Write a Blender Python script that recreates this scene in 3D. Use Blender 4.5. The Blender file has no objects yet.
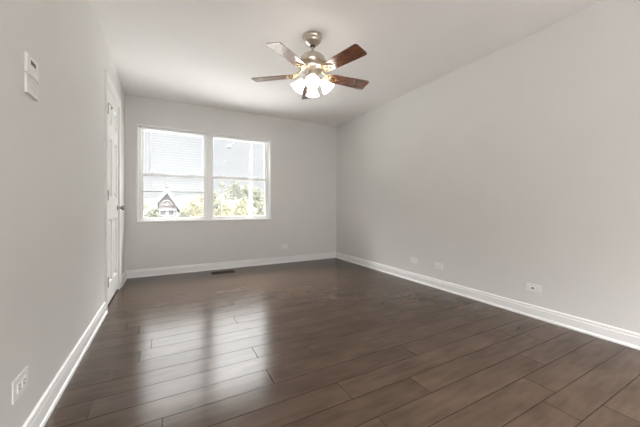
import bpy, bmesh, math, random
from mathutils import Vector, Matrix
random.seed(7)
PI = math.pi
S = bpy.context.scene
C = S.collection

# ------------------------------------------------------------------ camera
YAW = 0.49338
FPX = 284.4
cam = bpy.data.cameras.new('camera')
cam.sensor_width = 36.0
cam.lens = FPX / 640.0 * 36.0
cam.shift_y = -(213.5 - 206.58) / 640.0
cam.clip_start = 0.05
cam.clip_end = 2000
camo = bpy.data.objects.new('camera', cam)
camo.location = (0, 0, 1.0)
camo.rotation_euler = (PI / 2, 0, -YAW)
C.objects.link(camo)
S.camera = camo

# ------------------------------------------------------------------ view
S.view_settings.view_transform = 'Standard'
S.view_settings.look = 'None'
S.view_settings.gamma = 1.0
S.view_settings.use_curve_mapping = False
S.view_settings.exposure = 0.95
S.cycles.use_denoising = True
S.cycles.denoising_input_passes = 'RGB_ALBEDO_NORMAL'
S.cycles.denoising_prefilter = 'ACCURATE'
S.cycles.use_adaptive_sampling = False
S.cycles.max_bounces = 10
S.cycles.diffuse_bounces = 6
S.cycles.sample_clamp_indirect = 8.0

# ------------------------------------------------------------------ sky
W = bpy.data.worlds.new('sky')
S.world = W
W.use_nodes = True
nt = W.node_tree
nt.nodes.clear()
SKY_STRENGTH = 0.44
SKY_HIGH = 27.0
out = nt.nodes.new('ShaderNodeOutputWorld')
bg = nt.nodes.new('ShaderNodeBackground')
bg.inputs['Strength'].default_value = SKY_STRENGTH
tc = nt.nodes.new('ShaderNodeTexCoord')
mp = nt.nodes.new('ShaderNodeMapping')
mp.inputs['Scale'].default_value = (1.0, 1.0, 3.0)
mp.inputs['Location'].default_value = (0.35, 0.1, 0.4)
no = nt.nodes.new('ShaderNodeTexNoise')
no.inputs['Scale'].default_value = 3.2
no.inputs['Detail'].default_value = 5.0
no.inputs['Roughness'].default_value = 0.55
cr = nt.nodes.new('ShaderNodeValToRGB')
cr.color_ramp.elements[0].position = 0.40
cr.color_ramp.elements[0].color = (0.86, 0.885, 0.91, 1)
cr.color_ramp.elements[1].position = 0.62
cr.color_ramp.elements[1].color = (0.95, 0.95, 0.95, 1)
nt.links.new(tc.outputs['Generated'], mp.inputs['Vector'])
nt.links.new(mp.outputs['Vector'], no.inputs['Vector'])
nt.links.new(no.outputs['Fac'], cr.inputs['Fac'])
zen = nt.nodes.new('ShaderNodeMixRGB')
zen.inputs['Color2'].default_value = (1.0, 0.99, 0.98, 1)
nt.links.new(cr.outputs['Color'], zen.inputs['Color1'])
nt.links.new(zen.outputs['Color'], bg.inputs['Color'])
# thin overcast, its upper sky boosted beyond real levels to light the room
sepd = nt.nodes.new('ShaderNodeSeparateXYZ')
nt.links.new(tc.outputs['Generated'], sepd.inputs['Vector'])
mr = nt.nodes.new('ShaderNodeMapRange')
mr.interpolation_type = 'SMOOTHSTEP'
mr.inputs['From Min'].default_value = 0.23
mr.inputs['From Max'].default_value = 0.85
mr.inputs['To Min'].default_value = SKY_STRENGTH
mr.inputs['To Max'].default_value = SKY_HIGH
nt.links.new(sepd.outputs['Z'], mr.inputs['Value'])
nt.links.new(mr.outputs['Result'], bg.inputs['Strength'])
mz = nt.nodes.new('ShaderNodeMapRange')
mz.inputs['From Min'].default_value = 0.2
mz.inputs['From Max'].default_value = 0.4
nt.links.new(sepd.outputs['Z'], mz.inputs['Value'])
nt.links.new(mz.outputs['Result'], zen.inputs['Fac'])
nt.links.new(bg.outputs['Background'], out.inputs['Surface'])

# ------------------------------------------------------------------ sun (high, from the east side, through thin cloud)
sun = bpy.data.lights.new('sun', 'SUN')
sun.energy = 3.0
sun.angle = math.radians(12)
sun.color = (1.0, 0.96, 0.88)
suno = bpy.data.objects.new('sun', sun)
suno.rotation_euler = (math.radians(25), math.radians(42), 0)
suno.location = (20, -5, 25)
C.objects.link(suno)

# room dimensions
XL, XR, YB, YR, ZC = -0.5174, 2.9238, 4.7648, -1.7, 2.5704

def area(name, loc, rot, sx, sy, watts, col):
    l = bpy.data.lights.new(name, 'AREA')
    l.shape = 'RECTANGLE'
    l.size, l.size_y = sx, sy
    l.energy = watts
    l.color = col
    o = bpy.data.objects.new(name, l)
    o.location = loc
    o.rotation_euler = rot
    C.objects.link(o)
    return o
# added fill lamp behind the camera, set in the added rear window
area('rear_fill_light', (1.2, YR + 0.03, 1.45), (PI / 2, 0, 0), 2.9, 1.5, 21, (1.0, 1.0, 1.0))

# sampling portals in the two window openings (they emit nothing)
po = area('window_portal', (0.6065, YB + 0.145, 1.47), (-PI / 2, 0, 0), 1.93, 1.35, 1, (1, 1, 1))
po.data.cycles.is_portal = True

# ------------------------------------------------------------------ materials
def rgb(r, g, b):
    f = lambda c: (c / 255 / 12.92) if c / 255 <= 0.04045 else ((c / 255 + 0.055) / 1.055) ** 2.4
    return (f(r), f(g), f(b), 1)

def mat(name, col, rough=0.5, metal=0.0, spec=0.5, noise=0.0, nscale=20.0, bump=0.0, bscale=200.0, emit=None, estr=0.0, coat=0.0, trans=0.0):
    m = bpy.data.materials.new(name)
    m.use_nodes = True
    t = m.node_tree
    b = t.nodes['Principled BSDF']
    b.inputs['Base Color'].default_value = col
    b.inputs['Roughness'].default_value = rough
    b.inputs['Metallic'].default_value = metal
    b.inputs['Specular IOR Level'].default_value = spec
    if coat:
        b.inputs['Coat Weight'].default_value = coat
        b.inputs['Coat Roughness'].default_value = 0.15
    tcn = t.nodes.new('ShaderNodeTexCoord')
    if noise > 0:
        n = t.nodes.new('ShaderNodeTexNoise')
        n.inputs['Scale'].default_value = nscale
        n.inputs['Detail'].default_value = 4
        t.links.new(tcn.outputs['Object'], n.inputs['Vector'])
        r = t.nodes.new('ShaderNodeValToRGB')
        r.color_ramp.elements[0].position = 0.3
        r.color_ramp.elements[1].position = 0.7
        r.color_ramp.elements[0].color = tuple(c * (1 - noise) for c in col[:3]) + (1,)
        r.color_ramp.elements[1].color = tuple(min(1, c * (1 + noise)) for c in col[:3]) + (1,)
        t.links.new(n.outputs['Fac'], r.inputs['Fac'])
        t.links.new(r.outputs['Color'], b.inputs['Base Color'])
    if bump > 0:
        n2 = t.nodes.new('ShaderNodeTexNoise')
        n2.inputs['Scale'].default_value = bscale
        n2.inputs['Detail'].default_value = 2
        t.links.new(tcn.outputs['Object'], n2.inputs['Vector'])
        bu = t.nodes.new('ShaderNodeBump')
        bu.inputs['Strength'].default_value = bump
        bu.inputs['Distance'].default_value = 0.002
        t.links.new(n2.outputs['Fac'], bu.inputs['Height'])
        t.links.new(bu.outputs['Normal'], b.inputs['Normal'])
    if emit:
        b.inputs['Emission Color'].default_value = emit
        b.inputs['Emission Strength'].default_value = estr
    return m

M = {}
M['wall'] = mat('warm_grey_wall_paint', (0.704, 0.696, 0.679, 1), rough=0.55, spec=0.35, noise=0.012, nscale=3, bump=0.08, bscale=260)
M['ceiling'] = mat('ceiling_paint', (0.86, 0.847, 0.833, 1), rough=0.8, spec=0.2, noise=0.01, nscale=3, bump=0.08, bscale=200)
M['trim'] = mat('white_semigloss_trim', (0.82, 0.82, 0.815, 1), rough=0.32, spec=0.5, noise=0.01, nscale=8)
M['vinyl'] = mat('white_vinyl', (0.88, 0.88, 0.87, 1), rough=0.35, noise=0.01, nscale=8)
M['plate'] = mat('white_plastic_plate', (0.82, 0.815, 0.80, 1), rough=0.35, noise=0.01, nscale=30)
M['slot'] = mat('dark_slot', (0.07, 0.07, 0.07, 1), rough=0.9, spec=0.1, noise=0.1)
M['lcd'] = mat('grey_lcd', (0.12, 0.13, 0.12, 1), rough=0.2, noise=0.1)
M['nickel'] = mat('brushed_nickel', (0.60, 0.55, 0.48, 1), rough=0.28, metal=1.0, noise=0.06, nscale=60)
M['brass'] = mat('antique_brass', (0.55, 0.44, 0.26, 1), rough=0.25, metal=1.0, noise=0.15, nscale=80)
M['darkmetal'] = mat('dark_bronze_metal', (0.10, 0.085, 0.07, 1), rough=0.35, metal=0.9, noise=0.1, nscale=60)
M['hinge'] = mat('aged_nickel_hinge', (0.30, 0.29, 0.27, 1), rough=0.35, metal=1.0, noise=0.1, nscale=60)
M['register'] = mat('brown_register_metal', (0.05, 0.03, 0.02, 1), rough=0.6, metal=0.0, spec=0.2, noise=0.1, nscale=40)
M['shade'] = mat('lit_frosted_glass', (0.95, 0.93, 0.9, 1), rough=0.4, emit=(1.0, 0.91, 0.83, 1), estr=5.5)
M['bulb'] = mat('lit_bulb', (1, 1, 1, 1), emit=(1.0, 0.90, 0.75, 1), estr=7.0)
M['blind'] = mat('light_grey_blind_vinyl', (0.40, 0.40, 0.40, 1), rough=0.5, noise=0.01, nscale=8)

def glass_mat():
    m = bpy.data.materials.new('hazed_window_glass')
    m.use_nodes = True
    t = m.node_tree
    t.nodes.clear()
    o = t.nodes.new('ShaderNodeOutputMaterial')
    tr = t.nodes.new('ShaderNodeBsdfTransparent')
    tr.inputs['Color'].default_value = (0.95, 0.96, 0.96, 1)
    g = t.nodes.new('ShaderNodeBsdfGlossy')
    g.inputs['Roughness'].default_value = 0.02
    f = t.nodes.new('ShaderNodeFresnel')
    f.inputs['IOR'].default_value = 1.12
    mx = t.nodes.new('ShaderNodeMixShader')
    t.links.new(f.outputs['Fac'], mx.inputs['Fac'])
    t.links.new(tr.outputs['BSDF'], mx.inputs[1])
    t.links.new(g.outputs['BSDF'], mx.inputs[2])
    # white haze mixed into the pane imitates the washed-out glare outdoors
    tl = t.nodes.new('ShaderNodeBsdfTranslucent')
    tl.inputs['Color'].default_value = (0.97, 0.98, 1.0, 1)
    dn = t.nodes.new('ShaderNodeTexNoise')
    dn.inputs['Scale'].default_value = 2.0
    dm = t.nodes.new('ShaderNodeMapRange')
    dm.inputs['To Min'].default_value = 0.008
    dm.inputs['To Max'].default_value = 0.012
    t.links.new(dn.outputs['Fac'], dm.inputs['Value'])
    m2 = t.nodes.new('ShaderNodeMixShader')
    t.links.new(dm.outputs['Result'], m2.inputs['Fac'])
    t.links.new(mx.outputs['Shader'], m2.inputs[1])
    t.links.new(tl.outputs['BSDF'], m2.inputs[2])
    t.links.new(m2.outputs['Shader'], o.inputs['Surface'])
    return m
M['glass'] = glass_mat()

def wood_floor_mat():
    m = bpy.data.materials.new('brown_engineered_planks')
    m.use_nodes = True
    t = m.node_tree
    L = t.links
    b = t.nodes['Principled BSDF']
    at = t.nodes.new('ShaderNodeAttribute')
    at.attribute_name = 'plank'
    sep = t.nodes.new('ShaderNodeSeparateColor')
    L.new(at.outputs['Color'], sep.inputs['Color'])
    tcn = t.nodes.new('ShaderNodeTexCoord')
    # per-plank shift of the grain
    sc = t.nodes.new('ShaderNodeVectorMath'); sc.operation = 'SCALE'
    sc.inputs['Scale'].default_value = 23.0
    L.new(at.outputs['Color'], sc.inputs[0])
    ad = t.nodes.new('ShaderNodeVectorMath'); ad.operation = 'ADD'
    L.new(tcn.outputs['Object'], ad.inputs[0])
    L.new(sc.outputs['Vector'], ad.inputs[1])
    def nz(scale, sx, sy, det, rough):
        mpp = t.nodes.new('ShaderNodeMapping')
        mpp.inputs['Scale'].default_value = (sx, sy, 1)
        L.new(ad.outputs['Vector'], mpp.inputs['Vector'])
        n = t.nodes.new('ShaderNodeTexNoise')
        n.inputs['Scale'].default_value = scale
        n.inputs['Detail'].default_value = det
        n.inputs['Roughness'].default_value = rough
        n.inputs['Distortion'].default_value = 0.0
        L.new(mpp.outputs['Vector'], n.inputs['Vector'])
        return n
    n1 = nz(5.0, 1.0, 6.0, 3, 0.5)
    n2 = nz(3.0, 1.0, 2.2, 2, 0.45)
    r = t.nodes.new('ShaderNodeValToRGB')
    e = r.color_ramp.elements
    e[0].position = 0.28; e[0].color = FLOOR_DARK
    e[1].position = 0.74; e[1].color = FLOOR_LIGHT
    mxn = t.nodes.new('ShaderNodeMath'); mxn.operation = 'ADD'
    h1 = t.nodes.new('ShaderNodeMath'); h1.operation = 'MULTIPLY'; h1.inputs[1].default_value = 0.45
    h2 = t.nodes.new('ShaderNodeMath'); h2.operation = 'MULTIPLY'; h2.inputs[1].default_value = 0.55
    L.new(n1.outputs['Fac'], h1.inputs[0]); L.new(n2.outputs['Fac'], h2.inputs[0])
    L.new(h1.outputs[0], mxn.inputs[0]); L.new(h2.outputs[0], mxn.inputs[1])
    L.new(mxn.outputs[0], r.inputs['Fac'])
    # plank tone
    mr = t.nodes.new('ShaderNodeMapRange')
    mr.inputs['To Min'].default_value = 0.92
    mr.inputs['To Max'].default_value = 1.08
    L.new(sep.outputs[0], mr.inputs['Value'])
    v = t.nodes.new('ShaderNodeVectorMath'); v.operation = 'SCALE'
    L.new(r.outputs['Color'], v.inputs[0]); L.new(mr.outputs['Result'], v.inputs['Scale'])
    # groove
    mg = t.nodes.new('ShaderNodeMixRGB')
    mg.inputs['Color2'].default_value = (0.012, 0.008, 0.006, 1)
    L.new(sep.outputs[2], mg.inputs['Fac'])
    L.new(v.outputs['Vector'], mg.inputs['Color1'])
    L.new(mg.outputs['Color'], b.inputs['Base Color'])
    rr = t.nodes.new('ShaderNodeMapRange')
    rr.inputs['To Min'].default_value = 0.19
    rr.inputs['To Max'].default_value = 0.215
    L.new(n2.outputs['Fac'], rr.inputs['Value'])
    L.new(rr.outputs['Result'], b.inputs['Roughness'])
    b.inputs['Specular IOR Level'].default_value = 0.17
    return m
FLOOR_DARK = (0.050, 0.034, 0.0245, 1)
FLOOR_LIGHT = (0.108, 0.074, 0.053, 1)
M['floor'] = wood_floor_mat()

def blade_mat():
    m = bpy.data.materials.new('walnut_fan_blade')
    m.use_nodes = True
    t = m.node_tree
    b = t.nodes['Principled BSDF']
    tcn = t.nodes.new('ShaderNodeTexCoord')
    mpp = t.nodes.new('ShaderNodeMapping')
    mpp.inputs['Scale'].default_value = (2, 22, 2)
    n = t.nodes.new('ShaderNodeTexNoise')
    n.inputs['Scale'].default_value = 5
    n.inputs['Detail'].default_value = 5
    r = t.nodes.new('ShaderNodeValToRGB')
    r.color_ramp.elements[0].position = 0.3
    r.color_ramp.elements[0].color = (0.095, 0.030, 0.013, 1)
    r.color_ramp.elements[1].position = 0.75
    r.color_ramp.elements[1].color = (0.27, 0.10, 0.045, 1)
    t.links.new(tcn.outputs['Object'], mpp.inputs['Vector'])
    t.links.new(mpp.outputs['Vector'], n.inputs['Vector'])
    t.links.new(n.outputs['Fac'], r.inputs['Fac'])
    t.links.new(r.outputs['Color'], b.inputs['Base Color'])
    b.inputs['Roughness'].default_value = 0.25
    b.inputs['Specular IOR Level'].default_value = 0.9
    b.inputs['Coat Weight'].default_value = 1.0
    b.inputs['Coat Roughness'].default_value = 0.22
    b.inputs['Coat IOR'].default_value = 1.7
    return m
M['blade'] = blade_mat()

# ------------------------------------------------------------------ mesh helpers
def add_box(bm, x0, x1, y0, y1, z0, z1, bevel=0.0, mtx=None, seg=2):
    v = [bm.verts.new((x, y, z)) for x in (x0, x1) for y in (y0, y1) for z in (z0, z1)]
    fs = [(0, 1, 3, 2), (4, 6, 7, 5), (0, 4, 5, 1), (2, 3, 7, 6), (0, 2, 6, 4), (1, 5, 7, 3)]
    faces = [bm.faces.new([v[i] for i in f]) for f in fs]
    if bevel > 0:
        edges = list({e for f in faces for e in f.edges})
        r = bmesh.ops.bevel(bm, geom=edges, offset=bevel, segments=seg, affect='EDGES', profile=0.5)
        vs = list({vv for f in r['faces'] for vv in f.verts} | {vv for vv in v if vv.is_valid})
    else:
        vs = v
    if mtx is not None:
        allv = set(vs)
        bmesh.ops.transform(bm, matrix=mtx, verts=list(allv))
    return vs

def add_lathe(bm, prof, n=32, mtx=None, cap=False):
    rings = []
    for r, z in prof:
        if r < 1e-6:
            rings.append([bm.verts.new((0, 0, z))])
        else:
            rings.append([bm.verts.new((r * math.cos(2 * PI * k / n), r * math.sin(2 * PI * k / n), z)) for k in range(n)])
    for a, b in zip(rings, rings[1:]):
        for k in range(n):
            k2 = (k + 1) % n
            if len(a) == 1 and len(b) == 1:
                continue
            if len(a) == 1:
                bm.faces.new((a[0], b[k], b[k2]))
            elif len(b) == 1:
                bm.faces.new((a[k], b[0], a[k2]))
            else:
                bm.faces.new((a[k], b[k], b[k2], a[k2]))
    vs = [v for r in rings for v in r]
    if mtx is not None:
        bmesh.ops.transform(bm, matrix=mtx, verts=vs)
    return vs

def add_tube(bm, pts, rad, n=8, closed=False):
    pts = [Vector(p) for p in pts]
    rings = []
    N = len(pts)
    for i, p in enumerate(pts):
        if closed:
            d = pts[(i + 1) % N] - pts[i - 1]
        else:
            d = pts[min(i + 1, N - 1)] - pts[max(i - 1, 0)]
        d.normalize()
        up = Vector((0, 0, 1)) if abs(d.z) < 0.9 else Vector((1, 0, 0))
        a = d.cross(up).normalized()
        b = d.cross(a).normalized()
        r = rad[i] if isinstance(rad, (list, tuple)) else rad
        rings.append([bm.verts.new(p + (a * math.cos(2 * PI * k / n) + b * math.sin(2 * PI * k / n)) * r) for k in range(n)])
    prs = list(zip(rings, rings[1:])) + ([(rings[-1], rings[0])] if closed else [])
    for a, b in prs:
        for k in range(n):
            bm.faces.new((a[k], a[(k + 1) % n], b[(k + 1) % n], b[k]))
    if not closed:
        bm.faces.new(rings[0][::-1])
        bm.faces.new(rings[-1])
    return [v for r in rings for v in r]

def obj(name, bm, m, parent=None, smooth=False, loc=None, rot=None):
    bmesh.ops.recalc_face_normals(bm, faces=bm.faces[:])
    me = bpy.data.meshes.new(name)
    bm.to_mesh(me)
    bm.free()
    me.materials.append(m)
    if smooth:
        me.shade_smooth()
        try:
            me.set_sharp_from_angle(angle=math.radians(38))
        except Exception:
            pass
    o = bpy.data.objects.new(name, me)
    C.objects.link(o)
    if parent is not None:
        o.parent = parent
    if loc is not None:
        o.location = loc
    if rot is not None:
        o.rotation_euler = rot
    return o

def tag(o, label=None, cat=None, group=None, kind=None):
    if label: o['label'] = label
    if cat: o['category'] = cat
    if group: o['group'] = group
    if kind: o['kind'] = kind
    return o

def struct(name, bm, m, parent=None, label=None, cat=None, smooth=False):
    o = obj(name, bm, m, parent, smooth)
    if parent is None:
        tag(o, label, cat, kind='structure')
    return o

def empty(name, loc=(0, 0, 0), rot=(0, 0, 0)):
    o = bpy.data.objects.new(name, None)
    o.location = loc
    o.rotation_euler = rot
    o.empty_display_size = 0.1
    C.objects.link(o)
    return o

def kids(o):
    return [c for c in C.objects if c.parent == o]

def copy_tree(o, parent=None):
    c = o.copy()
    C.objects.link(c)
    c.parent = parent
    for ch in kids(o):
        copy_tree(ch, c)
    return c

NB = bmesh.new

# ================================================================== THE ROOM
# ---- floor: one mesh of planks with bevelled grooves
def build_floor():
    bm = NB()
    col = bm.loops.layers.float_color.new('plank')
    W_, y0 = 0.158, 1.22
    fixed = {2: 0.535, 4: 0.53, 3: 0.885, 6: -0.16, 9: -0.20, 8: 0.53, -5: 1.93, 5: 1.55, 7: 1.12, 1: -0.02, 0: 2.35, -1: 1.25, -2: 2.1}
    k0 = int(math.floor((YR - y0) / W_)) - 1
    k1 = int(math.ceil((YB - y0) / W_))
    rnd = random.Random(11)
    g, dep = 0.0019, 0.0018
    for k in range(k0, k1 + 1):
        ya, yb = y0 + k * W_, y0 + (k + 1) * W_
        ya, yb = max(ya, YR), min(yb, YB)
        if yb - ya < 0.004:
            continue
        j = fixed.get(k, rnd.uniform(XL, XR))
        cuts = [j]
        x = j
        while x > XL:
            x -= rnd.choice([1.22, 1.5, 1.83, 1.22]); cuts.append(x)
        x = j
        while x < XR:
            x += rnd.choice([1.22, 1.5, 1.83, 1.83]); cuts.append(x)
        cuts = sorted(c for c in cuts if XL + 0.12 < c < XR - 0.12)
        xs = [XL] + cuts + [XR]
        for xa, xb in zip(xs, xs[1:]):
            r1, r2 = rnd.random(), rnd.random()
            o = [bm.verts.new(p) for p in ((xa, ya, -dep), (xb, ya, -dep), (xb, yb, -dep), (xa, yb, -dep))]
            i = [bm.verts.new(p) for p in ((xa + g, ya + g, 0), (xb - g, ya + g, 0), (xb - g, yb - g, 0), (xa + g, yb - g, 0))]
            f = bm.faces.new(i)
            for l in f.loops: l[col] = (r1, r2, 0, 1)
            for q in range(4):
                f = bm.faces.new((o[q], o[(q + 1) % 4], i[(q + 1) % 4], i[q]))
                for l in f.loops: l[col] = (r1, r2, 1, 1)
    # underside slab
    v = [bm.verts.new(p) for p in ((XL - .15, YR - .15, -0.004), (XR + .15, YR - .15, -0.004), (XR + .15, YB + .15, -0.004), (XL - .15, YB + .15, -0.004),
                                   (XL - .15, YR - .15, -0.2), (XR + .15, YR - .15, -0.2), (XR + .15, YB + .15, -0.2), (XL - .15, YB + .15, -0.2))]
    for q in ((0, 1, 2, 3), (7, 6, 5, 4), (0, 4, 5, 1), (1, 5, 6, 2), (2, 6, 7, 3), (3, 7, 4, 0)):
        f = bm.faces.new([v[a] for a in q])
        for l in f.loops: l[col] = (0.5, 0.5, 1, 1)
    me = bpy.data.meshes.new('floor')
    bm.normal_update()
    for f in bm.faces:
        if f.normal.z < 0 and f.calc_center_median().z > -0.003:
            f.normal_flip()
    bm.to_mesh(me); bm.free()
    me.materials.append(M['floor'])
    o = bpy.data.objects.new('floor', me)
    C.objects.link(o)
    tag(o, 'dark brown wood plank floor', 'floor', kind='structure')
build_floor()

bm = NB(); add_box(bm, XL - .15, XR + .15, YR - .15, YB + .15, ZC, ZC + .15)
struct('ceiling', bm, M['ceiling'], label='plain white ceiling', cat='ceiling')

# window opening in the far wall
WX0, WX1, WZ0, WZ1 = -0.363, 1.576, 0.793, 2.148
bm = NB()
y0, y1 = YB, YB + .15
add_box(bm, XL - .15, WX0, y0, y1, 0, ZC)
add_box(bm, WX1, XR + .15, y0, y1, 0, ZC)
add_box(bm, WX0, WX1, y0, y1, 0, WZ0)
add_box(bm, WX0, WX1, y0, y1, WZ1, ZC)
struct('wall_back', bm, M['wall'], label='far grey wall holding the double window', cat='wall')

bm = NB(); add_box(bm, XR, XR + .15, YR, YB, 0, ZC)
struct('wall_right', bm, M['wall'], label='long plain grey wall on the right', cat='wall')

# left wall with a door opening
DY0, DY1, DZ = 3.392, 4.182, 2.205
bm = NB()
add_box(bm, XL - .15, XL, YR, DY0, 0, ZC)
add_box(bm, XL - .15, XL, DY1, YB, 0, ZC)
add_box(bm, XL - .15, XL, DY0, DY1, DZ, ZC)
add_box(bm, XL - .15, XL - .10, DY0, DY1, 0, DZ)
struct('wall_left', bm, M['wall'], label='grey wall on the left with the white door', cat='wall')

# rear wall (behind the photographer) with a wide window opening added for the fill light
RX0, RX1, RZ0, RZ1 = -0.3, 2.7, 0.65, 2.25
bm = NB()
add_box(bm, XL - .15, RX0, YR - .15, YR, 0, ZC)
add_box(bm, RX1, XR + .15, YR - .15, YR, 0, ZC)
add_box(bm, RX0, RX1, YR - .15, YR, 0, RZ0)
add_box(bm, RX0, RX1, YR - .15, YR, RZ1, ZC)
struct('wall_rear', bm, M['wall'], label='grey wall behind the photographer', cat='wall')
bm = NB()
for (a, b) in ((RX0, RX0 + .06), (1.17, 1.23), (RX1 - .06, RX1)):
    add_box(bm, a, b, YR - .10, YR - .04, RZ0, RZ1)
for (a, b) in ((RZ0, RZ0 + .06), (RZ1 - .06, RZ1)):
    add_box(bm, RX0 + .06, 1.17, YR - .10, YR - .04, a, b)
    add_box(bm, 1.23, RX1 - .06, YR - .10, YR - .04, a, b)
struct('added_rear_window', bm, M['vinyl'], label='unseen wide white window added behind the photographer', cat='window')  # unseen frame, added to go with the fill lamp

# ---- baseboards: profile swept along straight runs (t out of the wall, z up)
BP = [(0, 0), (0.026, 0), (0.026, 0.010), (0.0225, 0.017), (0.016, 0.021), (0.016, 0.078), (0.012, 0.086), (0.0135, 0.093), (0.010, 0.104), (0.004, 0.108), (0, 0.108)]
def base_run(name, p, q, inward, label, m0=0.0, m1=0.0):
    """p->q along the wall, inward = unit normal into the room; m0/m1 = mitre slope at the ends"""
    bm = NB()
    p, q, n = Vector(p), Vector(q), Vector(inward)
    d = (q - p).normalized()
    A = [bm.verts.new(p + n * t + Vector((0, 0, z)) + d * (t * m0)) for t, z in BP]
    B = [bm.verts.new(q + n * t + Vector((0, 0, z)) - d * (t * m1)) for t, z in BP]
    for k in range(len(BP)):
        k2 = (k + 1) % len(BP)
        bm.faces.new((A[k], A[k2], B[k2], B[k]))
    bm.faces.new(A[::-1]); bm.faces.new(B)
    return struct(name, bm, M['trim'], label=label, cat='baseboard')
base_run('baseboard_back', (XL, YB, 0), (XR, YB, 0), (0, -1, 0), 'white baseboard along the far wall', 1, 1)
base_run('baseboard_right', (XR, YB, 0), (XR, YR, 0), (-1, 0, 0), 'white baseboard along the right wall', 1, 1)
base_run('baseboard_left', (XL, YR, 0), (XL, 3.308, 0), (1, 0, 0), 'long white baseboard on the left wall before the door', 1, 0)
base_run('baseboard_corner', (XL, 4.262, 0), (XL, YB, 0), (1, 0, 0), 'short white baseboard between door and far wall', 0, 1)
base_run('baseboard_rear', (XL, YR, 0), (XR, YR, 0), (0, 1, 0), 'white baseboard along the rear wall', 1, 1)

# ---- door casing (mitred, stepped profile)
def casing():
    bm = NB()
    # profile: u across from inner edge to outer edge, t out of wall
    prof = [(0, 0), (0, 0.010), (0.008, 0.014), (0.050, 0.016), (0.062, 0.020), (0.074, 0.020), (0.078, 0.016), (0.078, 0)]
    def ring(y, z, sy, sz):
        return [bm.verts.new((XL + t, y + u * sy, z + u * sz)) for u, t in prof]
    R = [ring(DY0 - .004, 0, -1, 0), ring(DY0 - .004, DZ + .004, -1, 1), ring(DY1 + .004, DZ + .004, 1, 1), ring(DY1 + .004, 0, 1, 0)]
    for a, b in zip(R, R[1:]):
        for k in range(len(prof) - 1):
            bm.faces.new((a[k], a[k + 1], b[k + 1], b[k]))
    bm.faces.new(R[0]); bm.faces.new(R[-1][::-1])
    return bm

# ---- door_1: six panel door
door = empty('door_1', (XL - .003, 3.40, 0.02))
tag(door, 'white six-panel door in the left wall with nickel knob', 'door', kind='structure')
def panel_door():
    """front face at x=0 looking +x, y 0..w, z 0..h"""
    w, h, th = 0.768, 2.170, 0.036
    ys = [0, 0.105, 0.340, 0.432, 0.667, w]
    zs = [0, 0.20, 0.85, 1.08, 1.70, 1.845, 2.05, h]
    bm = NB()
    grid = {}
    for i, y in enumerate(ys):
        for j, z in enumerate(zs):
            grid[i, j] = bm.verts.new((0, y, z))
    panels = [(i, j) for i in (1, 3) for j in (1, 3, 5)]
    for i in range(5):
        for j in range(7):
            q = [grid[i, j], grid[i + 1, j], grid[i + 1, j + 1], grid[i, j + 1]]
            if (i, j) not in panels:
                bm.faces.new(q)
                continue
            ya, yb, za, zb = ys[i], ys[i + 1], zs[j], zs[j + 1]
            prev = q
            for off, x in ((0.003, -0.004), (0.012, -0.015), (0.026, -0.016), (0.050, -0.005), (0.053, -0.004)):
                cur = [bm.verts.new((x, a, b)) for a, b in ((ya + off, za + off), (yb - off, za + off), (yb - off, zb - off), (ya + off, zb - off))]
                for k in range(4):
                    bm.faces.new((prev[k], prev[(k + 1) % 4], cur[(k + 1) % 4], cur[k]))
                prev = cur
            bm.faces.new(prev)
    # sides and back
    b = [bm.verts.new((-th, y, z)) for y, z in ((0, 0), (w, 0), (w, h), (0, h))]
    bm.faces.new(b)
    bot = [grid[i, 0] for i in range(6)]
    bm.faces.new(bot + [b[1], b[0]])
    top = [grid[i, 7] for i in range(6)]
    bm.faces.new(top + [b[2], b[3]])
    lf = [grid[0, j] for j in range(8)]
    bm.faces.new(lf + [b[3], b[0]])
    rt = [grid[5, j] for j in range(8)]
    bm.faces.new(rt + [b[2], b[1]])
    return bm
slab = obj('door_panel', panel_door(), M['trim'], door, False, (0, .004, 0))
o = obj('door_casing', casing(), M['trim'], None); o.parent = door; o.location = (-XL + .003, -3.40, -0.02)
# jamb lining
bm = NB()
JW = 0.006
add_box(bm, XL - .10, XL, DY0, DY0 + JW, 0, DZ)
add_box(bm, XL - .10, XL, DY1 - JW, DY1, 0, DZ)
add_box(bm, XL - .10, XL, DY0 + JW, DY1 - JW, DZ - JW, DZ)
o = obj('door_jamb', bm, M['trim'], door); o.location = (-XL + .003, -3.40, -0.02)
for z in (1.93, 1.09, 0.245):
    bm = NB()
    add_lathe(bm, [(0, -.052), (.006, -.052), (.0095, -.048), (.0095, .048), (.006, .052), (0, .054)], 12, Matrix.Translation((0.013, -0.001, z)))
    add_box(bm, 0.0005, 0.003, 0.0, 0.020, z - .044, z + .044)
    obj('hinge', bm, M['hinge'], door, True)
# hinge-pin door stop on the top hinge
bm = NB()
add_tube(bm, [(0.013, -0.003, 1.985), (0.022, 0.03, 1.988), (0.028, 0.10, 1.988), (0.030, 0.17, 1.988)], 0.004, 8)
add_lathe(bm, [(0, -.006), (.010, -.006), (.012, 0), (.010, .006), (0, .006)], 12, Matrix.Translation((0.022, 0.178, 1.988)) @ Matrix.Rotation(PI / 2, 4, 'Y'))
st = obj('door_stop', bm, M['hinge'], door, True); st['label'] = 'slim metal door stop arm on the top hinge'
# knob
kb = empty('door_knob', (0.0, 0.712, 0.965)); kb.parent = door
kb['label'] = 'round dark nickel knob'
RY = Matrix.Rotation(PI / 2, 4, 'Y')
bm = NB(); add_lathe(bm, [(0, .0005), (.031, .0005), (.032, .004), (.028, .010), (.014, .013), (0, .013)], 28, RY)
obj('rosette', bm, M['hinge'], kb, True)
bm = NB(); add_lathe(bm, [(0, .012), (.011, .012), (.010, .034), (.018, .040), (.027, .048), (.029, .058), (.025, .068), (.014, .073), (0, .074)], 28, RY)
obj('knob', bm, M['hinge'], kb, True)

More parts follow.
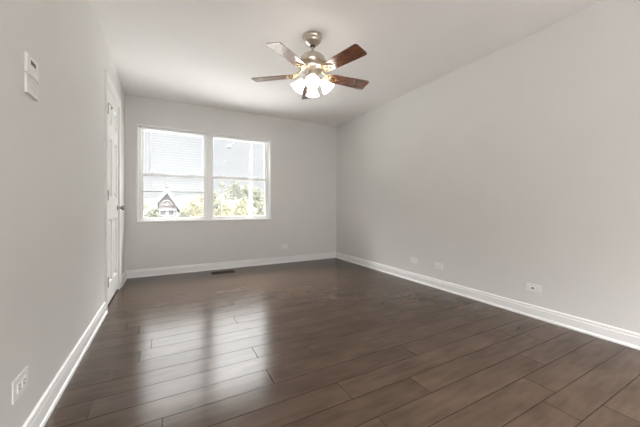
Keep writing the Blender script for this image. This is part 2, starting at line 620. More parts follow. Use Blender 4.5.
# ---- window_1: twin double-hung
win = empty('window_1', (0, YB, 0))
tag(win, 'white vinyl twin double-hung window in the far wall', 'window', kind='structure')
def frame_boxes(bm, x0, x1, z0, z1, w, ya, yb, bev=0.0, wb=None, wt=None):
    wb = w if wb is None else wb
    wt = w if wt is None else wt
    add_box(bm, x0, x0 + w, ya, yb, z0, z1, bev)
    add_box(bm, x1 - w, x1, ya, yb, z0, z1, bev)
    add_box(bm, x0 + w, x1 - w, ya, yb, z0, z0 + wb, bev)
    add_box(bm, x0 + w, x1 - w, ya, yb, z1 - wt, z1, bev)
# thin trim round the reveal, proud of the wall
bm = NB()
def trimring(bm, a, b):
    ring = []
    (x0, x1, z0, z1), = [a]
    prof = [(0, 0.0), (0, -0.012), (0.004, -0.015), (0.016, -0.015), (0.021, -0.010), (0.021, 0)]
    cs = ((x0, z0, -1, -1), (x1, z0, 1, -1), (x1, z1, 1, 1), (x0, z1, -1, 1))
    R = [[bm.verts.new((x + u * sx, y, z + u * sz)) for u, y in prof] for x, z, sx, sz in cs]
    for i in range(4):
        A, B = R[i], R[(i + 1) % 4]
        for k in range(len(prof)):
            k2 = (k + 1) % len(prof)
            bm.faces.new((A[k], A[k2], B[k2], B[k]))
trimring(bm, (WX0, WX1, WZ0, WZ1), None)
obj('window_trim', bm, M['trim'], win)
# reveal lining
bm = NB()
frame_boxes(bm, WX0, WX1, WZ0, WZ1, 0.008, -0.001, 0.066)
obj('window_jamb', bm, M['trim'], win)
# frame with centre mullion
bm = NB()
ya, yb = 0.062, 0.140
MX0, MX1 = 0.535, 0.625
frame_boxes(bm, WX0 + .002, WX1 - .002, WZ0 + .002, WZ1 - .002, 0.034, ya, yb, 0.002, wb=.018, wt=.018)
add_box(bm, MX0, MX1, ya, yb, WZ0 + .020, WZ1 - .020, 0.002)
add_box(bm, (MX0 + MX1) / 2 - .012, (MX0 + MX1) / 2 + .012, ya - .006, ya + .002, WZ0 + .01, WZ1 - .01, 0.002)
obj('window_frame', bm, M['vinyl'], win)
ZM = 1.470
for (a, b) in ((WX0 + .037, MX0 - .001), (MX1 + .001, WX1 - .037)):
    z0, z1 = WZ0 + .021, WZ1 - .021
    # lower sash (inner track)
    bm = NB(); frame_boxes(bm, a, b, z0, ZM + .020, 0.030, 0.066, 0.096, 0.002, wb=.024, wt=.046)
    s = obj('sash', bm, M['vinyl'], win)
    bm = NB(); add_box(bm, a + .029, b - .029, 0.080, 0.083, z0 + .023, ZM - .025)
    obj('pane', bm, M['glass'], s)
    for fx in (0.2, 0.8):
        xx = a + (b - a) * fx
        bm = NB()
        add_box(bm, xx - .028, xx + .028, 0.068, 0.094, ZM + .020, ZM + .027, 0.002)
        add_lathe(bm, [(0, 0), (.012, 0), (.012, .010), (.008, .013), (0, .013)], 14, Matrix.Translation((xx, 0.081, ZM + .026)))
        add_box(bm, xx - .003, xx + .024, 0.072, 0.080, ZM + .027, ZM + .036, 0.001)
        k = obj('sash_lock', bm, M['vinyl'], s)
    # upper sash (outer track)
    bm = NB(); frame_boxes(bm, a, b, ZM - .010, z1, 0.030, 0.100, 0.130, 0.002, wt=.022)
    s = obj('sash', bm, M['vinyl'], win)
    bm = NB(); add_box(bm, a + .029, b - .029, 0.114, 0.117, ZM + .019, z1 - .021)
    obj('pane', bm, M['glass'], s)

# ---- blinds
def blind(x0, x1, ztop, zbot, pitch, n_down, label, wand_len, wand_x, mm):
    root = empty('window_blind', ((x0 + x1) / 2, YB + .035, ztop))
    tag(root, label, 'blind')
    hw = (x1 - x0) / 2
    bm = NB(); add_box(bm, -hw, hw, -.016, .016, -.022, 0, 0.002)
    obj('headrail', bm, M['vinyl'], root)
    bm = NB()
    zs = []
    H = ztop - zbot
    if n_down:
        z = .045
        while z < H - .02:
            zs.append(-z); z += pitch
    else:
        z = .026
        while z < H - .012:
            zs.append(-z); z += pitch
    tilt = math.radians(3 if n_down else 0)
    for z in zs:
        P = []
        for k in range(5):
            y = -.0125 + .025 * k / 4
            c = .0015 * (1 - (2 * k / 4 - 1) ** 2)
            P.append((y, z + c + y * math.tan(tilt)))
        th = 0.0007
        A = [[bm.verts.new((sx * (hw - .004), y, zz + dz)) for y, zz in P] for sx in (-1, 1) for dz in (0, -th)]
        lt, lb, rt, rb = A
        for k in range(4):
            bm.faces.new((lt[k], lt[k + 1], rt[k + 1], rt[k]))
            bm.faces.new((lb[k], rb[k], rb[k + 1], lb[k + 1]))
        bm.faces.new((lt[0], rt[0], rb[0], lb[0]))
        bm.faces.new((lt[4], lb[4], rb[4], rt[4]))
    sl = obj('slats', bm, mm, root)
    bm = NB(); add_box(bm, -hw + .002, hw - .002, -.013, .013, -H, -H + .010, 0.002)
    obj('bottom_rail', bm, mm, root)
    for fx in (-.72, 0.72):
        for yy in (-.0145, .0145):
            bm = NB()
            add_tube(bm, [(fx * hw, yy, -.020), (fx * hw, yy, -H + .004)], 0.0006, 5)
            obj('ladder_cord', bm, mm, root)
    bm = NB(); add_tube(bm, [(wand_x, -.018, -.010), (wand_x, -.019, -.03), (wand_x, -.019, -wand_len)], 0.003, 8)
    add_tube(bm, [(wand_x, -.019, -wand_len), (wand_x, -.019, -wand_len - .02), (wand_x, -.019, -wand_len - .05)], [0.003, 0.006, 0.005], 8)
    obj('tilt_wand', bm, M['plate'], root)
    return root
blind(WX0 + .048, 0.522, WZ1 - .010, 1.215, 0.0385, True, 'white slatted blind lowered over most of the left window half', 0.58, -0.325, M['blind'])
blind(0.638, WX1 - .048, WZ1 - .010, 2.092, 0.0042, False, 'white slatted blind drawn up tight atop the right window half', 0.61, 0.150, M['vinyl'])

# ================================================================== WALL PLATES
# built in local space: x along the plate (long side), z up, y = -out (faces -y); then rotated to the wall
def plate_body(w=0.122, h=0.076, t=0.006):
    bm = NB()
    add_box(bm, -w / 2, w / 2, -t, 0, -h / 2, h / 2, 0.003)
    return bm
def outlet(name, label, cat, loc, rz, kind, w=0.122, h=0.076, group=None):
    root = empty(name, loc, (0, 0, rz))
    tag(root, label, cat, group)
    obj('cover_plate', plate_body(w, h), M['plate'], root)
    if kind == 'duplex':
        for sx in (-1, 1):
            bm = NB()
            add_box(bm, sx * .0215 - .0165, sx * .0215 + .0165, -.0085, -.0055, -.017, .017, .0014)
            rc = obj('receptacle', bm, M['plate'], root)
            bm = NB()
            add_box(bm, sx * .0215 - .004, sx * .0215 + .005, -.0090, -.0080, .006, .0085)
            add_box(bm, sx * .0215 - .004, sx * .0215 + .005, -.0090, -.0080, -.0085, -.006)
            add_box(bm, sx * .0215 - .0125, sx * .0215 - .0085, -.0090, -.0080, -.0022, .0022)
            obj('slots', bm, M['slot'], rc)
        bm = NB(); add_lathe(bm, [(0, 0), (.003, 0), (.003, .001), (0, .0016)], 12, Matrix.Translation((0, -.006, 0)) @ Matrix.Rotation(PI / 2, 4, 'X'))
        obj('screw', bm, M['plate'], root)
    elif kind == 'blank':
        for sx in (-1, 1):
            bm = NB(); add_lathe(bm, [(0, 0), (.003, 0), (.003, .001), (0, .0016)], 12, Matrix.Translation((sx * .042, -.006, 0)) @ Matrix.Rotation(PI / 2, 4, 'X'))
            obj('screw', bm, M['plate'], root)
    elif kind == 'jack':
        bm = NB(); add_box(bm, -.017, .017, -.010, -.0055, -.014, .014, .0015)
        fr = obj('jack_frame', bm, M['plate'], root)
        bm = NB(); add_box(bm, -.010, .010, -.0108, -.0098, -.006, .007)
        obj('jack_opening', bm, M['slot'], fr)
        for sx in (-1, 1):
            bm = NB(); add_lathe(bm, [(0, 0), (.003, 0), (.003, .001), (0, .0016)], 12, Matrix.Translation((sx * .042, -.006, 0)) @ Matrix.Rotation(PI / 2, 4, 'X'))
            obj('screw', bm, M['plate'], root)
    return root
outlet('wall_outlet', 'white outlet on the far wall right of the window, sideways above the baseboard', 'outlet', (1.842, YB, 0.285), 0, 'duplex')
outlet('blank_plate', 'blank white plate, farthest of the three plates on the right wall', 'wall plate', (XR, 2.765, 0.277), -PI / 2, 'blank')
outlet('wall_outlet', 'sideways white outlet, middle of the three plates on the right wall', 'outlet', (XR, 2.37, 0.272), -PI / 2, 'duplex')
outlet('phone_jack', 'white jack plate with dark centre port, nearest on the right wall', 'wall jack', (XR, 1.355, 0.262), -PI / 2, 'jack')
outlet('wall_outlet', 'sideways white outlet low on the left wall near the camera', 'outlet', (XL, 1.562, 0.292), PI / 2, 'duplex', 0.130, 0.086)

# thermostat and the louvred box below it, on the left wall (local -y faces the room)
th = empty('thermostat', (XL, 1.660, 1.605), (0, 0, PI / 2))
tag(th, 'white thermostat with small grey display, upper of two boxes on left wall', 'thermostat')
bm = NB(); add_box(bm, -.059, .059, -.011, 0, -.048, .032, .003)
obj('housing', bm, M['plate'], th)
bm = NB(); add_box(bm, -.024, .026, -.0118, -.0105, -.004, .014)
obj('display', bm, M['lcd'], th)
for sx in (.036, .049):
    bm = NB(); add_box(bm, sx - .005, sx + .005, -.0130, -.0105, -.018, -.008, .001)
    obj('button', bm, M['lcd'] if sx > .05 else M['plate'], th)
tb = empty('sensor_box', (XL, 1.660, 1.512), (0, 0, PI / 2))
tag(tb, 'white louvred sensor box directly below the thermostat', 'sensor')
bm = NB(); add_box(bm, -.060, .060, -.009, 0, -.042, .042, .003)
hb = obj('housing', bm, M['plate'], tb)
bm = NB(); add_box(bm, -.060, .060, -.015, -.009, .036, .042, .002); obj('top_lip', bm, M['plate'], tb)
bm = NB(); add_box(bm, -.060, .060, -.015, -.009, -.042, -.036, .002); obj('bottom_lip', bm, M['plate'], tb)
bm = NB()
for k in range(6):
    z = -.026 + k * .010
    add_box(bm, -.048, .048, -.0112, -.0085, z, z + .0045, .0008)
obj('louvre', bm, M['plate'], tb)

# ---- floor register
rg = empty('floor_register', (0.755, 4.515, 0))
tag(rg, 'brown metal floor register below the window', 'vent')
bm = NB(); frame_boxes2 = None
w, d = .165, .072
add_box(bm, -w, w, -d, -d + .018, 0.0003, .006, .0015)
add_box(bm, -w, w, d - .018, d, 0.0003, .006, .0015)
add_box(bm, -w, -w + .018, -d + .018, d - .018, 0.0003, .006, .0015)
add_box(bm, w - .018, w, -d + .018, d - .018, 0.0003, .006, .0015)
obj('frame', bm, M['register'], rg)
bm = NB(); add_box(bm, -w + .016, w - .016, -d + .016, d - .016, 0.0003, .0012)
obj('duct_opening', bm, M['slot'], rg)
bm = NB()
for k in range(24):
    x = -w + .024 + k * (2 * w - .048) / 23
    add_box(bm, x - .0018, x + .0018, -d + .018, d - .018, .0014, .0048)
for yy in (-.018, .018):
    add_box(bm, -w + .018, w - .018, yy - .003, yy + .003, .0016, .0052)
obj('grille', bm, M['register'], rg)

# ================================================================== CEILING FAN
FX, FY, BZ = 1.180, 2.338, 2.2155
fan = empty('ceiling_fan', (FX, FY, ZC))
tag(fan, 'five-blade nickel ceiling fan with walnut blades and lit glass shades', 'ceiling fan')
dz = BZ - ZC  # blade plane
bm = NB(); add_lathe(bm, [(0, 0), (.084, 0), (.086, -.006), (.086, -.020), (.082, -.032), (.076, -.038), (.077, -.046), (.066, -.066), (.044, -.082), (.024, -.090), (0, -.090)], 40)
obj('canopy', bm, M['nickel'], fan, True)
bm = NB(); add_lathe(bm, [(0, -.088), (.021, -.088), (.024, -.096), (.020, -.106), (0, -.106)], 24)
obj('hanger_ball', bm, M['darkmetal'], fan, True)
bm = NB(); add_lathe(bm, [(0, -.104), (.012, -.104), (.012, -.148), (.026, -.152), (.028, -.166), (0, -.166)], 24)
obj('downrod', bm, M['nickel'], fan, True)
bm = NB(); add_lathe(bm, [(0, -.168), (.030, -.168), (.062, -.174), (.094, -.188), (.113, -.206), (.122, -.230), (.124, -.244), (.126, -.250), (.126, -.258), (.120, -.262), (.116, -.266), (0, -.266)], 48)
mh = obj('motor_housing', bm, M['nickel'], fan, True)
bm = NB(); add_lathe(bm, [(0, -.264), (.108, -.264), (.104, -.292), (.112, -.296), (.114, -.306), (.100, -.316), (.070, -.326), (0, -.326)], 48)
bd = obj('vent_band', bm, M['nickel'], fan, True)
bm = NB()
for k in range(20):
    a = 2 * PI * k / 20
    R = Matrix.Rotation(a, 4, 'Z')
    P = []
    for j in range(10):
        b = 2 * PI * j / 10
        P.append(R @ Vector((.1085, .0115 * math.cos(b), -.279 + .012 * math.sin(b))))
    add_tube(bm, P, .0022, 6, closed=True)
obj('filigree', bm, M['brass'], bd, True)

# switch housing and light fitter
bm = NB(); add_lathe(bm, [(0, -.324), (.046, -.324), (.050, -.334), (.052, -.366), (.046, -.376), (.052, -.382), (.056, -.398), (.046, -.414), (.026, -.424), (.014, -.430), (.010, -.442), (0, -.446)], 36)
obj('light_fitter', bm, M['nickel'], fan, True)

# blades
def blade_bm():
    bm = NB()
    r0, r1 = .175, .582
    outl = []
    n = 8
    # outline: root narrower, widening, tip with rounded corners
    w0, w1 = .058, .074
    pts = [(r0, -w0 * .75), (r0 + .03, -w0)]
    pts += [(r0 + (r1 - .03 - r0 - .03) * t / 5 + .03, -(w0 + (w1 - w0) * t / 5)) for t in range(1, 6)]
    for k in range(1, 6):
        a = -PI / 2 + (PI / 2) * k / 5
        pts.append((r1 - .022 + .022 * math.cos(a), -(w1 - .022) + .022 * math.sin(a)))
    top = [(x, -y) for x, y in pts[::-1]]
    outl = pts + top
    th = .0055
    A = [bm.verts.new((x, y, th / 2)) for x, y in outl]
    B = [bm.verts.new((x, y, -th / 2)) for x, y in outl]
    bm.faces.new(A); bm.faces.new(B[::-1])
    for k in range(len(outl)):
        k2 = (k + 1) % len(outl)
        bm.faces.new((A[k2], A[k], B[k], B[k2]))
    e = [e for e in bm.edges if len(e.link_faces) == 2 and abs(e.verts[0].co.z - e.verts[1].co.z) < 1e-6]
    bmesh.ops.bevel(bm, geom=e, offset=.0015, segments=2, affect='EDGES')
    return bm
def iron_bm():
    """decorative blade bracket in blade space: hub arm, scrolls, mounting plate under the blade"""
    bm = NB()
    add_tube(bm, [(.088, 0, .052), (.115, 0, .040), (.140, 0, .012), (.165, 0, -.006), (.20, 0, -.008)], [.010, .009, .008, .008, .007], 10)
    # two scrolls
    for s in (-1, 1):
        P = []
        for k in range(15):
            t = k / 14
            a = 2.4 * PI * t
            rr = .026 * (1 - .65 * t)
            P.append((.152 - rr * math.cos(a) * 1.0 + .01, s * (.030 + rr * math.sin(a) * .9 - .004), .004 - .010 * t))
        add_tube(bm, P, .0042, 7)
        add_tube(bm, [(.125, 0, .024), (.145, s * .020, .008), (.175, s * .040, -.006), (.215, s * .036, -.008), (.245, s * .012, -.008)], .0042, 7)
    for (x, y) in ((.200, .030), (.200, -.030), (.245, 0)):
        add_lathe(bm, [(0, -.011), (.010, -.011), (.012, -.008), (.012, -.0045), (0, -.0045)], 16, Matrix.Translation((x, y, 0)))
    return bm
bmesh_b, bmesh_i = None, None
proto_blade = obj('blade', blade_bm(), M['blade'], fan, True)
proto_iron = obj('blade_bracket', iron_bm(), M['brass'], proto_blade, True)
PITCH = math.radians(11)
angs = [math.radians(284.18 + 72 * k) for k in range(5)]
for k, a in enumerate(angs):
    if k == 0:
        b = proto_blade
    else:
        b = proto_blade.copy(); C.objects.link(b); b.parent = fan
        i2 = proto_iron.copy(); C.objects.link(i2); i2.parent = b
    b.location = (0, 0, dz)
    b.rotation_euler = (-PITCH, 0, a)

# four lit bell shades on arms (towards the camera, away, and to both sides)
ca = math.atan2(-FY, -FX)
def shade_bm():
    bm = NB()
    prof = [(.016, 0), (.020, -.006), (.026, -.018), (.036, -.038), (.043, -.060), (.048, -.080), (.056, -.098), (.064, -.110)]
    inn = [(r - .003, z) for r, z in prof[::-1]]
    add_lathe(bm, prof + inn, 32)
    return bm
def bulb_bm():
    bm = NB(); add_lathe(bm, [(0, -.012), (.010, -.014), (.012, -.030), (.022, -.050), (.024, -.066), (.016, -.080), (0, -.085)], 20)
    return bm
def arm_bm():
    bm = NB()
    add_tube(bm, [(.036, 0, .022), (.054, 0, .030), (.068, 0, .018), (.074, 0, .004)], .007, 8)
    return bm
def cup_bm():
    bm = NB(); add_lathe(bm, [(0, .016), (.010, .016), (.018, .008), (.022, -.006), (.024, -.018), (.021, -.018), (0, -.004)], 24)
    return bm
ar = ob = None
first = None
for k in range(4):
    a = ca + PI / 2 * k
    root = empty('light_arm', (0, 0, -.402), (0, 0, a)); root.parent = fan
    # move arm mesh onto the root object level: each light is arm > cup, shade, bulb
    if first is None:
        m_arm = obj('arm_tube', arm_bm(), M['nickel'], root, True)
        m_cup = obj('socket_cup', cup_bm(), M['nickel'], root, True, (.076, 0, .004), (0, -math.radians(38), 0))
        m_sh = obj('glass_shade', shade_bm(), M['shade'], root, True, (.080, 0, .000), (0, -math.radians(38), 0))
        m_bu = obj('bulb', bulb_bm(), M['bulb'], root, True, (.080, 0, .000), (0, -math.radians(38), 0))
        first = [m_arm, m_cup, m_sh, m_bu]
    else:
        for c0 in first:
            c = c0.copy(); C.objects.link(c); c.parent = root
# pull chains
for s, ln in ((-1, .07), (1, .09)):
    bm = NB()
    x, y = s * .045, .018
    add_tube(bm, [(x, y, -.395), (x * 1.05, y, -.42), (x * 1.05, y, -.42 - ln)], .0012, 5)
    add_lathe(bm, [(0, 0), (.004, -.003), (.005, -.012), (.002, -.018), (0, -.018)], 10, Matrix.Translation((x * 1.05, y, -.42 - ln)))
    obj('pull_chain', bm, M['nickel'], fan, True)

# ================================================================== OUTSIDE
def at(u, v, d):
    """point seen at pixel (u, v) at depth d in front of the camera"""
    r = (u - 320) / FPX * d
    return Vector((r * math.cos(YAW) + d * math.sin(YAW), -r * math.sin(YAW) + d * math.cos(YAW), 1 + (206.58 - v) / FPX * d))
GZ = -3.6
M['grass'] = mat('dry_grass', (0.05, 0.05, 0.035, 1), rough=0.95, spec=0.1, noise=0.2, nscale=0.6)
M['hill'] = mat('distant_wooded_hill', (0.028, 0.030, 0.026, 1), rough=1, spec=0.0, noise=0.15, nscale=0.05)
M['leaf_yellow'] = mat('yellow_green_leaves', (0.094, 0.089, 0.052, 1), rough=0.8, spec=0.1, noise=0.12, nscale=1.5)
M['leaf_green'] = mat('soft_green_leaves', (0.062, 0.066, 0.045, 1), rough=0.8, spec=0.1, noise=0.12, nscale=1.5)
M['leaf_pale'] = mat('pale_green_leaves', (0.078, 0.079, 0.055, 1), rough=0.8, spec=0.1, noise=0.12, nscale=1.5)
M['bark'] = mat('grey_bark', (0.25, 0.21, 0.17, 1), rough=0.9, noise=0.2, nscale=6)
M['siding'] = mat('pale_house_siding', (0.10, 0.10, 0.10, 1), rough=0.7, noise=0.03, nscale=3)
M['shingle'] = mat('rosy_gable_shingles', (0.085, 0.058, 0.054, 1), rough=0.8, noise=0.35, nscale=9)
M['roof'] = mat('grey_roof_shingles', (0.07, 0.07, 0.07, 1), rough=0.9, noise=0.2, nscale=5)
M['tanroof'] = mat('tan_roof_shingles', (0.09, 0.078, 0.062, 1), rough=0.9, noise=0.15, nscale=5)
M['housetrim'] = mat('white_house_trim', (0.16, 0.16, 0.16, 1), rough=0.5, noise=0.01)
M['houseglass'] = mat('dark_house_glass', (0.04, 0.042, 0.05, 1), rough=0.1, noise=0.1, nscale=2)
M['pole'] = mat('weathered_pole_wood', (0.055, 0.055, 0.053, 1), rough=0.8, noise=0.1, nscale=4)
M['polemetal'] = mat('grey_pole_hardware', (0.010, 0.0105, 0.010, 1), rough=0.5, noise=0.1)

M['bounce_ground'] = mat('pale_bounce_ground', (0.27, 0.268, 0.262, 1), rough=0.9, spec=0.1, noise=0.06, nscale=0.8)  # pale reflector ground out of view, added to brighten the ceiling
bm = NB(); add_box(bm, -60, 60, YB + .5, 21, GZ - .45, GZ + .02)
tag(obj('bounce_ground', bm, M['bounce_ground']), 'unseen pale ground added below the window to bounce daylight up', 'ground', kind='structure')
bm = NB(); add_box(bm, -120, 260, 21, 420, GZ - .5, GZ)
tag(obj('lawn', bm, M['grass']), 'pale grassy ground outside the window', 'ground', kind='structure')
# hill ridge far off
bm = NB()
rows = []
rnd = random.Random(3)
n = 60
for j, (dd, hz) in enumerate(((240, 0.0), (300, .75), (340, 1.0), (380, .9), (410, 0))):
    row = []
    for i in range(n + 1):
        x = -110 + 360 * i / n
        top = 11 + 2.2 * math.sin(i * .33) + 1.2 * math.sin(i * .9 + 1) + rnd.uniform(-.3, .3)
        row.append(bm.verts.new((x, dd, GZ + (top - GZ) * hz)))
    rows.append(row)
for a, b in zip(rows, rows[1:]):
    for i in range(n):
        bm.faces.new((a[i], a[i + 1], b[i + 1], b[i]))
tag(obj('hillside', bm, M['hill'], smooth=True), 'low wooded ridge on the horizon', 'hill', kind='structure')

# house with steep ornate gable
def house():
    ap = at(167, 191, 24)
    root = empty('gabled_house', (ap.x, ap.y, GZ), (0, 0, math.radians(2)))
    tag(root, 'house with steep white-trimmed gable and rosy shingles outside the left window half', 'house')
    H = ap.z - GZ
    bl, br = -.62, .72          # body of the gabled bay
    slopes = {-1: 1.16, 1: 1.55}
    ends = {-1: 2.6, 1: 1.35}
    bm = NB()
    P = [(bl, 0), (br, 0), (br, H - br * slopes[1] - .05), (0, H - .06), (bl, H + bl * slopes[-1] - .05)]
    A = [bm.verts.new((x, 0, z)) for x, z in P]
    B = [bm.verts.new((x, 6, z)) for x, z in P]
    bm.faces.new(A); bm.faces.new(B[::-1])
    for k in range(5):
        bm.faces.new((A[k], B[k], B[(k + 1) % 5], A[(k + 1) % 5]))
    obj('wall', bm, M['siding'], root)
    # lower side wing under the long left slope
    bm = NB(); add_box(bm, -2.3, bl - .01, 2.6, 6, 0, H - 2.3 * slopes[-1] - .1)
    obj('side_wing', bm, M['siding'], root)
    for s in (-1, 1):
        sl, e = slopes[s], ends[s]
        for nm, ya, yb, za, zb, mm in (('roof_slope', -.35, 6.3, 0, .18, 'roof'), ('rake_board', -.43, -.352, -.16, .22, 'housetrim')):
            bm = NB()
            pr = [(0, H + za), (s * e, H - e * sl + za), (s * e, H - e * sl + zb), (0, H + zb)]
            A = [bm.verts.new((x, ya, z)) for x, z in pr]
            B = [bm.verts.new((x, yb, z)) for x, z in pr]
            bm.faces.new(A); bm.faces.new(B[::-1])
            for k in range(4):
                bm.faces.new((A[k], B[k], B[(k + 1) % 4], A[(k + 1) % 4]))
            obj(nm, bm, M[mm], root)
    sl = 1.35
    # rosy shingled field: rows of scallops
    bm = NB()
    for r in range(6):
        z = H - 1.45 + r * .15
        half = min(.56, (H - z) / sl - .12)
        k = max(1, int(half * 2 / .14))
        for i in range(k):
            x = -half + (i + .5) * 2 * half / k
            add_lathe(bm, [(0, 0), (.066, 0), (.060, .03), (0, .035)], 8, Matrix.Translation((x, -.012 - .002 * r % .004, z)) @ Matrix.Rotation(PI / 2, 4, 'X'))
    g = obj('gable_shingles', bm, M['shingle'], root)
    # arch ornament
    bm = NB()
    P = [(.42 * math.cos(PI * k / 16), -.16, H - 1.22 + .42 * math.sin(PI * k / 16)) for k in range(17)]
    add_tube(bm, P, .05, 6)
    add_box(bm, -.62, .72, -.20, -.02, H - 1.62, H - 1.50)
    for k in range(5):
        a = PI * (k + .5) / 5
        add_tube(bm, [(0, -.12, H - 1.22), (.40 * math.cos(a), -.12, H - 1.22 + .40 * math.sin(a))], .03, 5)
    obj('gable_ornament', bm, M['housetrim'], root)
    # window pair
    for sx in (-1, 1):
        bm = NB()
        x0, x1, z0, z1 = sx * .30 - .27, sx * .30 + .27, H - 2.60, H - 1.58
        for (a, b, c, d_) in ((x0, x0 + .07, z0, z1), (x1 - .07, x1, z0, z1), (x0 + .07, x1 - .07, z0, z0 + .07), (x0 + .07, x1 - .07, z1 - .07, z1), (x0 + .07, x1 - .07, (z0 + z1) / 2 - .03, (z0 + z1) / 2 + .03)):
            add_box(bm, a, b, -.07, 0.01, c, d_)
        f = obj('window', bm, M['housetrim'], root)
        bm = NB(); add_box(bm, x0 + .06, x1 - .06, -.03, -.005, z0 + .06, z1 - .06)
        obj('pane', bm, M['houseglass'], f)
    # finial
    bm = NB(); add_lathe(bm, [(0, H - .05), (.10, H - .05), (.10, H + .30), (.16, H + .36), (.08, H + .46), (.10, H + .56), (.05, H + .70), (0, H + .78)], 12, Matrix.Translation((0, -.1, 0)))
    obj('finial', bm, M['polemetal'], root)
house()

def bungalow():
    p = at(231, 200, 34)
    root = empty('small_house', (p.x, p.y, GZ), (0, 0, math.radians(-12)))
    tag(root, 'low house with tan roof among the trees, seen through the right window half', 'house')
    bm = NB(); add_box(bm, -3.5, 3.5, 0, 6, 0, 3.2); obj('wall', bm, M['siding'], root)
    H = p.z - GZ
    bm = NB()
    A = [bm.verts.new(q) for q in ((-4, -.5, 3.0), (4, -.5, 3.0), (4, 3, H), (-4, 3, H), (4, 6.5, 3.0), (-4, 6.5, 3.0))]
    bm.faces.new((A[0], A[1], A[2], A[3])); bm.faces.new((A[3], A[2], A[4], A[5])); bm.faces.new((A[1], A[4], A[2])); bm.faces.new((A[0], A[3], A[5])); bm.faces.new((A[0], A[5], A[4], A[1]))
    obj('roof', bm, M['tanroof'], root)
    bm = NB(); add_box(bm, -2.2, -1.5, 1.6, 2.3, 3.2, H + .8)
    obj('chimney', bm, M['shingle'], root)
    for x in (-2, 0.2, 2.2):
        bm = NB()
        for (a, b, c, d_) in ((x - .5, x - .4, 1.2, 2.4), (x + .4, x + .5, 1.2, 2.4), (x - .4, x + .4, 1.2, 1.3), (x - .4, x + .4, 2.3, 2.4)):
            add_box(bm, a, b, -.06, .01, c, d_)
        f = obj('window', bm, M['housetrim'], root)
        bm = NB(); add_box(bm, x - .41, x + .41, -.03, -.005, 1.29, 2.31); obj('pane', bm, M['houseglass'], f)
bungalow()

def tree(u, vtop, d, wpx, mkey, label, seed):
    rnd = random.Random(seed)
    top = at(u, vtop, d)
    R = wpx / 2 / FPX * d * 1.25
    H = top.z - GZ
    root = empty('leafy_tree', (top.x, top.y, GZ))
    tag(root, label, 'tree')
    bm = NB()
    add_tube(bm, [(0, 0, 0), (.05, .02, H * .3), (-.03, .04, H * .6), (.02, 0, H * .85)], [.16, .13, .10, .04], 8)
    for k in range(5):
        a = rnd.uniform(0, 2 * PI); z = H * rnd.uniform(.35, .6)
        add_tube(bm, [(0, 0, z), (math.cos(a) * R * .35, math.sin(a) * R * .35, z + H * .12), (math.cos(a) * R * .6, math.sin(a) * R * .6, z + H * .25)], [.06, .045, .02], 6)
    obj('trunk', bm, M['bark'], root)
    # crown: leaf blades scattered over lobes
    bm = NB()
    lobes = []
    hc = H * .70
    for k in range(30):
        a = rnd.uniform(0, 2 * PI)
        zz = rnd.uniform(-1, 1)
        rr = math.sqrt(max(0, 1 - abs(zz) ** 3)) * .6 * rnd.uniform(.4, 1)
        lobes.append((Vector((rr * R * math.cos(a), rr * R * math.sin(a), H - hc / 2 + zz * (hc / 2 - R * .45))), rnd.uniform(.35, .55) * R))
    lobes.append((Vector((0, 0, H - R * .3)), R * .3))
    nleaf = 5000
    for k in range(nleaf):
        c, lr = rnd.choice(lobes)
        v = Vector((rnd.gauss(0, 1), rnd.gauss(0, 1), rnd.gauss(0, 1))).normalized()
        p = c + v * lr * rnd.uniform(.75, 1.05)
        s = rnd.uniform(.05, .10) * (0.6 + R * .25)
        q = (v + Vector((rnd.uniform(-.6, .6), rnd.uniform(-.6, .6), rnd.uniform(-.6, .6)))).normalized()
        t1 = q.orthogonal().normalized()
        t1 = Matrix.Rotation(rnd.uniform(0, 6.28), 3, q) @ t1
        t2 = q.cross(t1)
        a1 = bm.verts.new(p - t1 * s); a2 = bm.verts.new(p + t2 * s * .55); a3 = bm.verts.new(p + t1 * s); a4 = bm.verts.new(p - t2 * s * .55)
        bm.faces.new((a1, a2, a3, a4))
    me = bpy.data.meshes.new('crown'); bm.to_mesh(me); bm.free(); me.materials.append(M[mkey])
    o = bpy.data.objects.new('crown', me); C.objects.link(o); o.parent = root
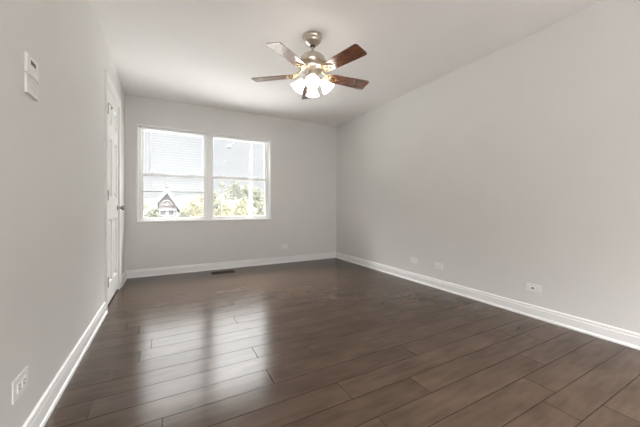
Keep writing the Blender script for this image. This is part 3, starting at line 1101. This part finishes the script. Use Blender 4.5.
TREES = [
    (147, 203, 44, 20, 'leaf_green', 'green tree at the left edge of the left window half'),
    (155, 208, 19, 12, 'leaf_green', 'small green tree before the left slope of the gabled roof'),
    (185, 206, 18, 12, 'leaf_pale', 'pale green tree just right of the gabled house'),
    (194, 200, 22, 16, 'leaf_yellow', 'yellow-green tree, middle right of the left window half'),
    (203, 194, 19, 18, 'leaf_yellow', 'yellow-green tree behind the centre mullion, right edge of left half'),
    (213, 190, 28, 14, 'leaf_pale', 'pale tree behind the centre mullion, left edge of right half'),
    (222, 182, 26, 15, 'leaf_pale', 'tall pale green tree at the left of the right window half'),
    (226, 203, 16, 14, 'leaf_yellow', 'low yellow-green tree in front of the tan-roofed house'),
    (236, 180, 46, 18, 'leaf_green', 'tall green tree behind the low house'),
    (241, 198, 19, 15, 'leaf_yellow', 'broad yellow-green tree left of the utility pole'),
    (246, 184, 30, 15, 'leaf_pale', 'tall pale tree directly behind the utility pole'),
    (257, 188, 22, 13, 'leaf_green', 'green tree just right of the utility pole'),
    (266, 186, 20, 14, 'leaf_pale', 'pale green tree at the right edge of the right window half'),
    (276, 184, 24, 18, 'leaf_green', 'green tree beyond the right window jamb'),
    (131, 202, 17, 18, 'leaf_pale', 'pale tree beyond the left window jamb'),
]
for i, tdef in enumerate(TREES):
    tree(*tdef, 100 + i)

def utility_pole():
    b = at(250.5, 206, 15)
    root = empty('utility_pole', (b.x, b.y, GZ))
    tag(root, 'pale wooden utility pole with lamp arm outside the right window half', 'pole')
    top = at(250.5, 134, 15).z - GZ
    bm = NB(); add_lathe(bm, [(0, 0), (.13, 0), (.085, top), (0, top + .04)], 16)
    obj('shaft', bm, M['pole'], root, True)
    bm = NB()
    a = at(229, 147, 14.2); c = at(247, 137, 15.0)
    o_ = Vector((b.x, b.y, GZ))
    A, Cc = a - o_, Vector((-.06, -.06, top - .1))
    add_tube(bm, [Cc, Cc + (A - Cc) * .5 + Vector((0, 0, .1)), A], .028, 8)
    obj('lamp_arm', bm, M['polemetal'], root)
    bm = NB()
    add_lathe(bm, [(0, .07), (.05, .06), (.10, .02), (.11, -.03), (.06, -.08), (0, -.09)], 14, Matrix.Translation(A))
    obj('street_lamp_head', bm, M['polemetal'], root, True)
    for f in (.35, .6):
        bm = NB(); p = Cc + (A - Cc) * f + Vector((0, 0, .12))
        add_lathe(bm, [(0, 0), (.03, 0), (.06, .05), (.03, .09), (.06, .13), (.02, .2), (0, .2)], 10, Matrix.Translation(p))
        obj('insulator', bm, M['polemetal'], root)
utility_pole()
